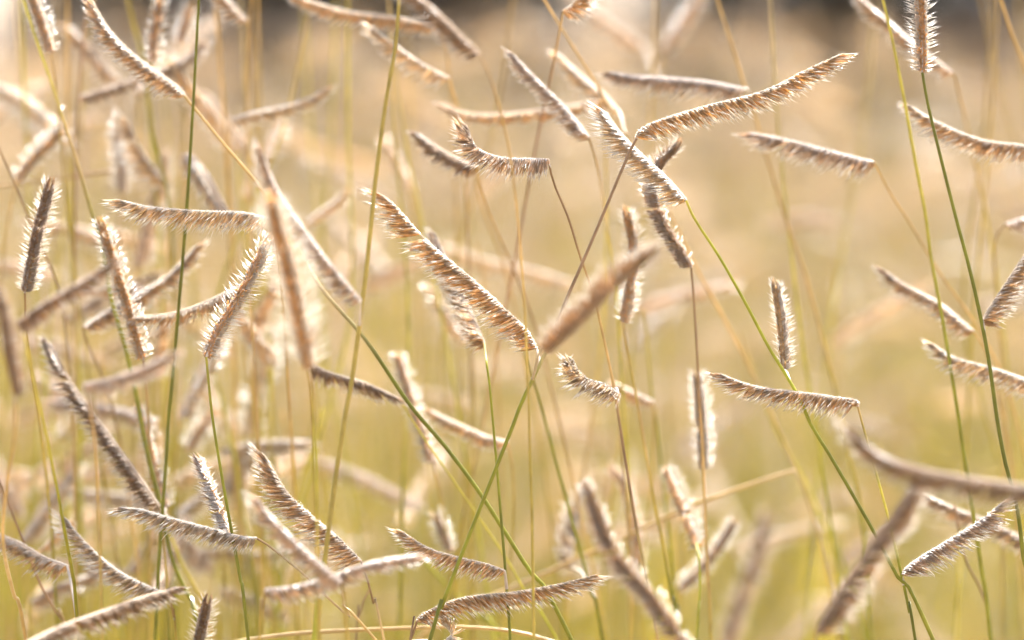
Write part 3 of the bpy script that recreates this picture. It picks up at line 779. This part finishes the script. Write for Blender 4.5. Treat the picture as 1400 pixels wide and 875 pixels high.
stalk('large blurred brown head slanting out of the top edge beside the olive gold stalk',
      [(656, 74), (668, 100), (682, 145), (700, 230), (716, 400), (724, 600), (730, 880)], (-8, -2), 'booddd', r=.30,
      heads=[H([(656, 74), (630, 48), (600, 18), (570, -8), (535, -40)], (-9, -10), (-.6, .7, .3), 'brown', 4.4)])
stalk('orange tan head along the top edge ending at the olive gold stalk',
      [(602, 34), (612, 80), (618, 180), (622, 400), (626, 880)], (9, 14), 'oodd', r=.32,
      heads=[H([(602, 34), (550, 25), (480, 16), (440, 6), (408, -4)], (8, 8), (0, 1, .2), 'gold', 4.2)])
stalk('beaded white head sloping behind the top of the olive gold stalk',
      [(614, 107), (619, 125), (625, 146), (634, 220), (642, 400), (648, 880)], (7, 10), 'oobdd', r=.40,
      heads=[H([(614, 107), (575, 86), (545, 65), (513, 42)], (7, 7), (-.4, .9, -.1), 'pale', 4.4)])
stalk('small tan head end dipping in at the top edge over a thin purplish stem',
      [(770, 16), (764, 60), (758, 110), (748, 192), (742, 291), (735, 450), (730, 640), (728, 880)], (5, 9), 'orrrodd', r=.34,
      heads=[H([(770, 16), (785, 6), (800, -20), (812, -70)], (4, 4), (.6, .4, -.3), 'gold', 4.4)])
stalk('bristled upright head cut by the top edge near the corner',
      [(69, 72), (73, 95), (76, 150), (80, 320), (88, 600), (94, 880)], (5, 10), 'oddd', r=.34,
      heads=[H([(69, 72), (60, 45), (48, 10), (30, -35)], (5, 5), (.1, 0, 1), 'tan', 4.4, 1.2)])
stalk('smooth brown head crossing behind the curved tan head, on a reddish upright stem',
      [(120, -6), (114, 60), (108, 132), (104, 205), (102, 330), (104, 560), (108, 880)], (9, 10), 'rrrodd', r=.36, cap=50,
      heads=[H([(109, 132), (140, 122), (185, 106), (240, 86), (274, 62)], (10, 11), (.1, 1, .3), 'brown', 4.0)])
stalk('small upright head on a yellow green stem rising above the crossing smooth brown head',
      [(208, 84), (203, 120), (206, 170), (220, 225), (232, 292), (238, 420), (240, 880)], (8, 11), 'dgdlg', r=.46,
      heads=[H([(208, 84), (210, 55), (214, 30), (218, 8)], (7, 7), (.1, 0, 1), 'tan', 4.0, 1.1)])
stalk('small blurred upright head close beside the dark green stalk under the top edge',
      [(246, 58), (247, 100), (250, 200), (252, 500), (252, 880)], (13, 15), 'oddg', r=.32,
      heads=[H([(246, 58), (250, 38), (257, 18)], (12, 12), (.1, 0, 1), 'tan', 4.6, 1.1)])
stalk('pale head with dotted dark spine near the corner, under the drooping whitish one',
      [(24, 246), (14, 300), (8, 420), (6, 880)], (9, 12), 'odd', r=.32,
      heads=[H([(24, 246), (42, 222), (60, 203), (84, 180)], (8, 8), (-.1, 0, 1), 'pale', 4.6, 1.3)])
stalk('bright white arched head hanging above the long level silvery one',
      [(226, 252), (230, 290), (232, 420), (234, 880)], (10, 13), 'odd', r=.34,
      heads=[H([(226, 252), (210, 228), (192, 203), (178, 174)], (10, 10), (-.9, .3, -.1), 'pale', 6.0, 1.5)])
stalk('grey blurred head hanging vertically beside the bright white arched one',
      [(168, 262), (164, 300), (162, 420), (160, 880)], (14, 15), 'rdd', r=.34,
      heads=[H([(168, 262), (167, 235), (165, 210), (160, 180)], (13, 13), (-.2, 0, 1), 'mauve', 4.6, 1.2)])
stalk('thin brown stalk curving down the border into the feathery dark-centred head',
      [(-14, 170), (0, 206), (18, 246), (36, 290), (52, 330), (74, 376), (90, 450), (100, 600), (106, 880)], (4, 7), 'bbbood', r=.30,
      heads=[H([(-14, 170), (-50, 145), (-110, 132)], 4, (0, 1, .2), 'tan')])
stalk('broad yellow blurred stalk behind the corner heads, head out of view',
      [(92, -6), (93, 180), (98, 298), (102, 420), (108, 560), (112, 880)], (11, 12), 'ooyyld', r=.6, cap=60)
stalk('yellow green blurred stalk entering the top edge behind the small upright head',
      [(174, -6), (184, 40), (193, 69), (206, 165), (216, 300), (226, 560), (230, 880)], (11, 13), 'dlyyd', r=.5, cap=60)
stalk('tan blurred stalk crossing the top edge beside the dark green bare one',
      [(294, -6), (299, 60), (305, 137), (312, 260), (320, 480), (326, 880)], (10, 12), 'oood', r=.5, cap=60)
stalk('slim tan stalk at the top edge meeting the pale level blurred head',
      [(344, -6), (339, 60), (338, 130), (340, 260), (346, 500), (350, 880)], (8, 12), 'oood', r=.38, cap=60)
stalk('olive stalk at the top edge above the broad white-bristled blurred head',
      [(352, -6), (354, 90), (356, 185), (362, 330), (372, 560), (380, 880)], (12, 14), 'oddd', r=.44, cap=60)
stalk('golden stalk crossing the upper corner beyond the tall golden bristled head',
      [(1367, -6), (1383, 45), (1400, 90), (1416, 150), (1436, 300), (1450, 880)], (6, 9), 'oood', r=.46, cap=70)
stalk('blurred tan head drooping from the top edge before the orange tan one',
      [(338, 28), (346, 70), (350, 200), (354, 880)], (11, 14), 'odd', r=.32,
      heads=[H([(338, 28), (325, 14), (308, -8), (290, -40)], (10, 10), (-.4, .8, .2), 'tan', 4.4)])
stalk('pale level blurred head between the curved tan head and the olive gold stalk',
      [(318, 164), (312, 200), (312, 330), (316, 880)], (9, 12), 'odd', r=.34,
      heads=[H([(318, 164), (345, 154), (385, 146), (419, 136), (445, 122)], (9, 9), (0, 1, .2), 'pale', 3.6)])
stalk('whitish blurred head stub slanting behind the purplish blurred head',
      [(418, 304), (412, 340), (408, 500), (406, 880)], (12, 14), 'odd', r=.34,
      heads=[H([(418, 304), (436, 290), (452, 278), (470, 263)], (12, 12), (.2, 1, .2), 'pale', 3.6, .8)])
stalk('faint white smear of a head beside the olive gold stalk, above the golden beaded one',
      [(562, 258), (568, 320), (572, 500), (574, 880)], (15, 17), 'odd', r=.34,
      heads=[H([(562, 258), (552, 238), (542, 220), (530, 198)], (15, 15), (-.3, .5, .6), 'pale', 4.2)])
stalk('long faint whitish head arching behind the golden beaded one',
      [(786, 388), (796, 450), (804, 600), (808, 880)], (17, 19), 'odd', r=.36,
      heads=[H([(786, 388), (740, 372), (690, 360), (650, 350), (606, 334)], (17, 17), (0, 1, .2), 'pale', 4.6)])
stalk('round white blurred head tucked under the fringed head of the thin green stalk',
      [(642, 466), (648, 520), (652, 640), (654, 880)], (12, 14), 'odd', r=.34,
      heads=[H([(642, 466), (626, 445), (610, 420), (594, 398)], (12, 12), (-.5, .8, .2), 'pale', 4.6)])
stalk('beaded pale head leaning behind the middle of the thick green diagonal stem',
      [(592, 632), (600, 680), (606, 780), (608, 880)], (7, 9), 'odd', r=.34,
      heads=[H([(592, 632), (578, 590), (562, 545), (545, 488)], (7, 8), (-.2, .1, 1), 'tan', 4.2, 1.1)])
stalk('tan head sloping from the diagonal green stem toward the thin bright green one',
      [(694, 604), (704, 650), (712, 740), (716, 880)], (6, 8), 'odd', r=.34,
      heads=[H([(694, 604), (665, 596), (635, 583), (590, 562)], (6, 7), (-.1, 1, .1), 'tan', 3.6)])
stalk('small grey upright tuft above the low level head of the thin green stalk',
      [(615, 755), (620, 790), (624, 880)], (8, 9), 'dg', r=.34,
      heads=[H([(615, 755), (609, 735), (598, 710)], (8, 8), (-.2, 0, 1), 'grey', 4.2)])
stalk('blurred mauve head rising low behind the furry level head',
      [(175, 782), (170, 820), (168, 880)], (12, 13), 'dg', r=.34,
      heads=[H([(175, 782), (188, 760), (205, 732)], (12, 12), (.4, .5, .4), 'mauve', 4.4)])
stalk('blurred mauve stub rising behind the joint of the small feathered head',
      [(236, 706), (234, 760), (232, 880)], (12, 13), 'dg', r=.34,
      heads=[H([(236, 706), (253, 692), (274, 676)], (12, 12), (.2, .8, .4), 'mauve', 4.6)])
stalk('blurred brown head with white sides above the small feathered head',
      [(256, 616), (252, 680), (250, 880)], (13, 14), 'dg', r=.34,
      heads=[H([(256, 616), (268, 595), (286, 570)], (13, 13), (.2, 0, 1), 'tan', 5.0, 1.3)])
stalk('white blurred head standing upright under the broad white-bristled one',
      [(338, 595), (336, 650), (334, 880)], (15, 16), 'dg', r=.36,
      heads=[H([(338, 595), (346, 550), (358, 505), (366, 455)], (15, 15), (.2, 0, 1), 'pale', 6.6, 1.8)])
stalk('white blurred head leaning into the upright white one to form a pale vee',
      [(334, 590), (330, 650), (328, 880)], (18, 18), 'dg', r=.36,
      heads=[H([(334, 590), (318, 572), (300, 552), (286, 530)], (18, 18), (-.3, .9, .3), 'pale', 5.8, 1.6)])
stalk('whitish blurred head lying behind the curved tan head in the corner',
      [(162, 108), (160, 160), (158, 400), (156, 880)], (13, 15), 'odd', r=.32,
      heads=[H([(162, 108), (140, 85), (120, 60), (98, 38)], (13, 13), (-.3, .8, .3), 'tan', 4.4)])
stalk('two pale blurred smears of heads at the top edge over the silvery mauve one',
      [(905, 70), (900, 130), (896, 400), (892, 880)], (20, 22), 'odd', r=.36,
      heads=[H([(905, 70), (925, 40), (948, 5), (965, -30)], (20, 20), (.2, .5, .6), 'tan', 5.0, 1.0), H([(880, 60), (850, 40), (826, 22), (790, -2)], (22, 22), (0, 1, .3), 'tan', 4.6)])
stalk('orange horizontal stalk blurred low along the border heads',
      [(152, 234), (90, 243), (20, 252), (-30, 262), (-60, 330), (-70, 600), (-72, 880)], (10, 10), 'rood', r=.40)
# --- bare stems and dry leaves
stalk('dry orange stalk arching level along the bottom edge', [(900, 960), (830, 903), (745, 874), (693, 862), (620, 857), (556, 859), (453, 863), (380, 869), (300, 884), (200, 925), (120, 1000)], (3, 3), 'oooto', r=.5, cat='dry stalk', name='dry_stalk')
stalk('straight orange stalk slanting up behind the small upright heads toward the yellow joint', [(1088, 643), (1050, 654), (940, 694), (820, 750), (720, 795), (640, 832), (560, 886)], (8, 9), 'tooto', r=.6, cat='dry stalk', name='dry_stalk')
stalk('blurred lime green leaf blade slanting behind the low arched head', [(560, 745), (580, 768), (617, 806), (669, 856), (700, 886)], (9, 9), 'lll', r=.55, cat='grass leaf', name='grass_leaf')
stalk('faint yellow green stalk curving down the open middle toward the slanted green one', [(1010, 455), (1057, 578), (1090, 640), (1120, 700), (1153, 774), (1185, 880)], (11, 12), 'oyyll', r=.46)
stalk('brown thin stalk slanting from the border head down to the furry bottom heads', [(-8, 640), (12, 690), (30, 735), (56, 800), (84, 850), (100, 886)], (3, 4), 'bbrbo', r=.36, cap=None)
stalk('green blurred stalk straight behind the crisp green one near the bottom', [(322, 700), (328, 740), (336, 800), (345, 886)], (10, 11), 'dgg', r=.5)
stalk('yellow thin stalk between the herringbone head and the crisp green stalk', [(186, 500), (196, 600), (214, 690), (240, 770), (262, 815), (280, 886)], (6, 7), 'oyyo', r=.34)
stalk('slim tan stalk dropping from the low crossing heads to the bottom edge', [(505, 806), (497, 822), (490, 850), (486, 886)], (4, 4), 'rbb', r=.26)
stalk('thin dark stalk at the bottom corner under the mauve grey head', [(1305, 690), (1318, 760), (1338, 800), (1352, 840), (1358, 886)], (5, 6), 'rbbd', r=.34)
stalk('faint green stalk down the middle behind the golden beaded head', [(648, 240), (660, 290), (680, 350), (694, 420), (706, 520), (714, 640), (716, 886)], (9, 12), 'ooddg', r=.36)
stalk('thin tan stalk beside the faint green one behind the golden beaded head', [(652, 330), (668, 430), (680, 560), (684, 880)], (12, 14), 'ood', r=.36)
stalk('olive blurred stalk crossing the broad white-bristled head and the low comb head', [(386, 560), (396, 640), (408, 700), (418, 780), (424, 886)], (12, 12), 'ood', r=.46)
stalk('golden blurred stalk forking low beside the open comb-like head', [(440, 560), (424, 620), (408, 670), (400, 740), (398, 886)], (11, 12), 'yyo', r=.42)

# --- the thicket of soft stalks on the side of the olive gold one: nothing tells them apart
def soft(i, x, y, c_, group_label, group):
    rs = np.random.default_rng(900 + i)
    an = rs.normal(.35, .6); sg = rs.choice([-1, 1]); hl = rs.uniform(70, 150)
    dx, dy = sg * math.cos(an) * hl, -math.sin(an) * hl
    sw = rs.uniform(-70, 70)
    st_ = [(x, y), (x + sw * .08, y + 60), (x + sw * .4, y + 250), (x + sw, max(y + 420, 890))]
    stalk(group_label, st_, (c_, c_ + 2), rs.choice(['odd', 'tdl', 'ydg', 'yyl', 'ooy']), r=.40,
          heads=[H([(x, y), (x + dx * .4, y + dy * .4 - 6), (x + dx, y + dy)], (c_, c_ + rs.uniform(-3, 3)), (0, 1, .3), rs.choice(['pale', 'tan', 'pale', 'grey', 'mauve']), rs.uniform(4.2, 5.0), 1.1)],
          group=group)
rp = np.random.default_rng(77)
for i in range(42):
    y = rp.uniform(60, 820) if i < 22 else rp.uniform(450, 840)
    soft(i, rp.uniform(-30, 440), y, rp.uniform(12, 25), 'soft out-of-focus stalk standing among the others behind the sharp heads', 'soft stalks among the sharp ones')
for i in range(80, 98):
    soft(i, rp.uniform(-20, 380), rp.uniform(180, 830), rp.uniform(8, 15), 'soft out-of-focus stalk standing among the others behind the sharp heads', 'soft stalks among the sharp ones')
for i in range(42, 74):
    soft(i, rp.uniform(450, 1420), rp.uniform(230, 820), rp.uniform(20, 36), 'soft out-of-focus stalk standing among the others behind the sharp heads', 'soft stalks among the sharp ones')
for i in range(22):                                            # bare golden culms whose heads rise above the frame
    x = rp.uniform(0, 1400); a_, b_ = rp.normal(0, 60, 2)
    stalk('soft golden bare stalk running up out of the picture behind the sharp heads',
          [(x, -8), (x + a_ * .3, 180), (x + a_, 430), (x + a_ + b_ * .5, 650), (x + a_ + b_, 886)], (rp.uniform(9, 20),) * 2, rp.choice(['yyl', 'ody', 'tyl', 'oyg']), r=.42, cap=70,
          group='soft bare golden stalks')
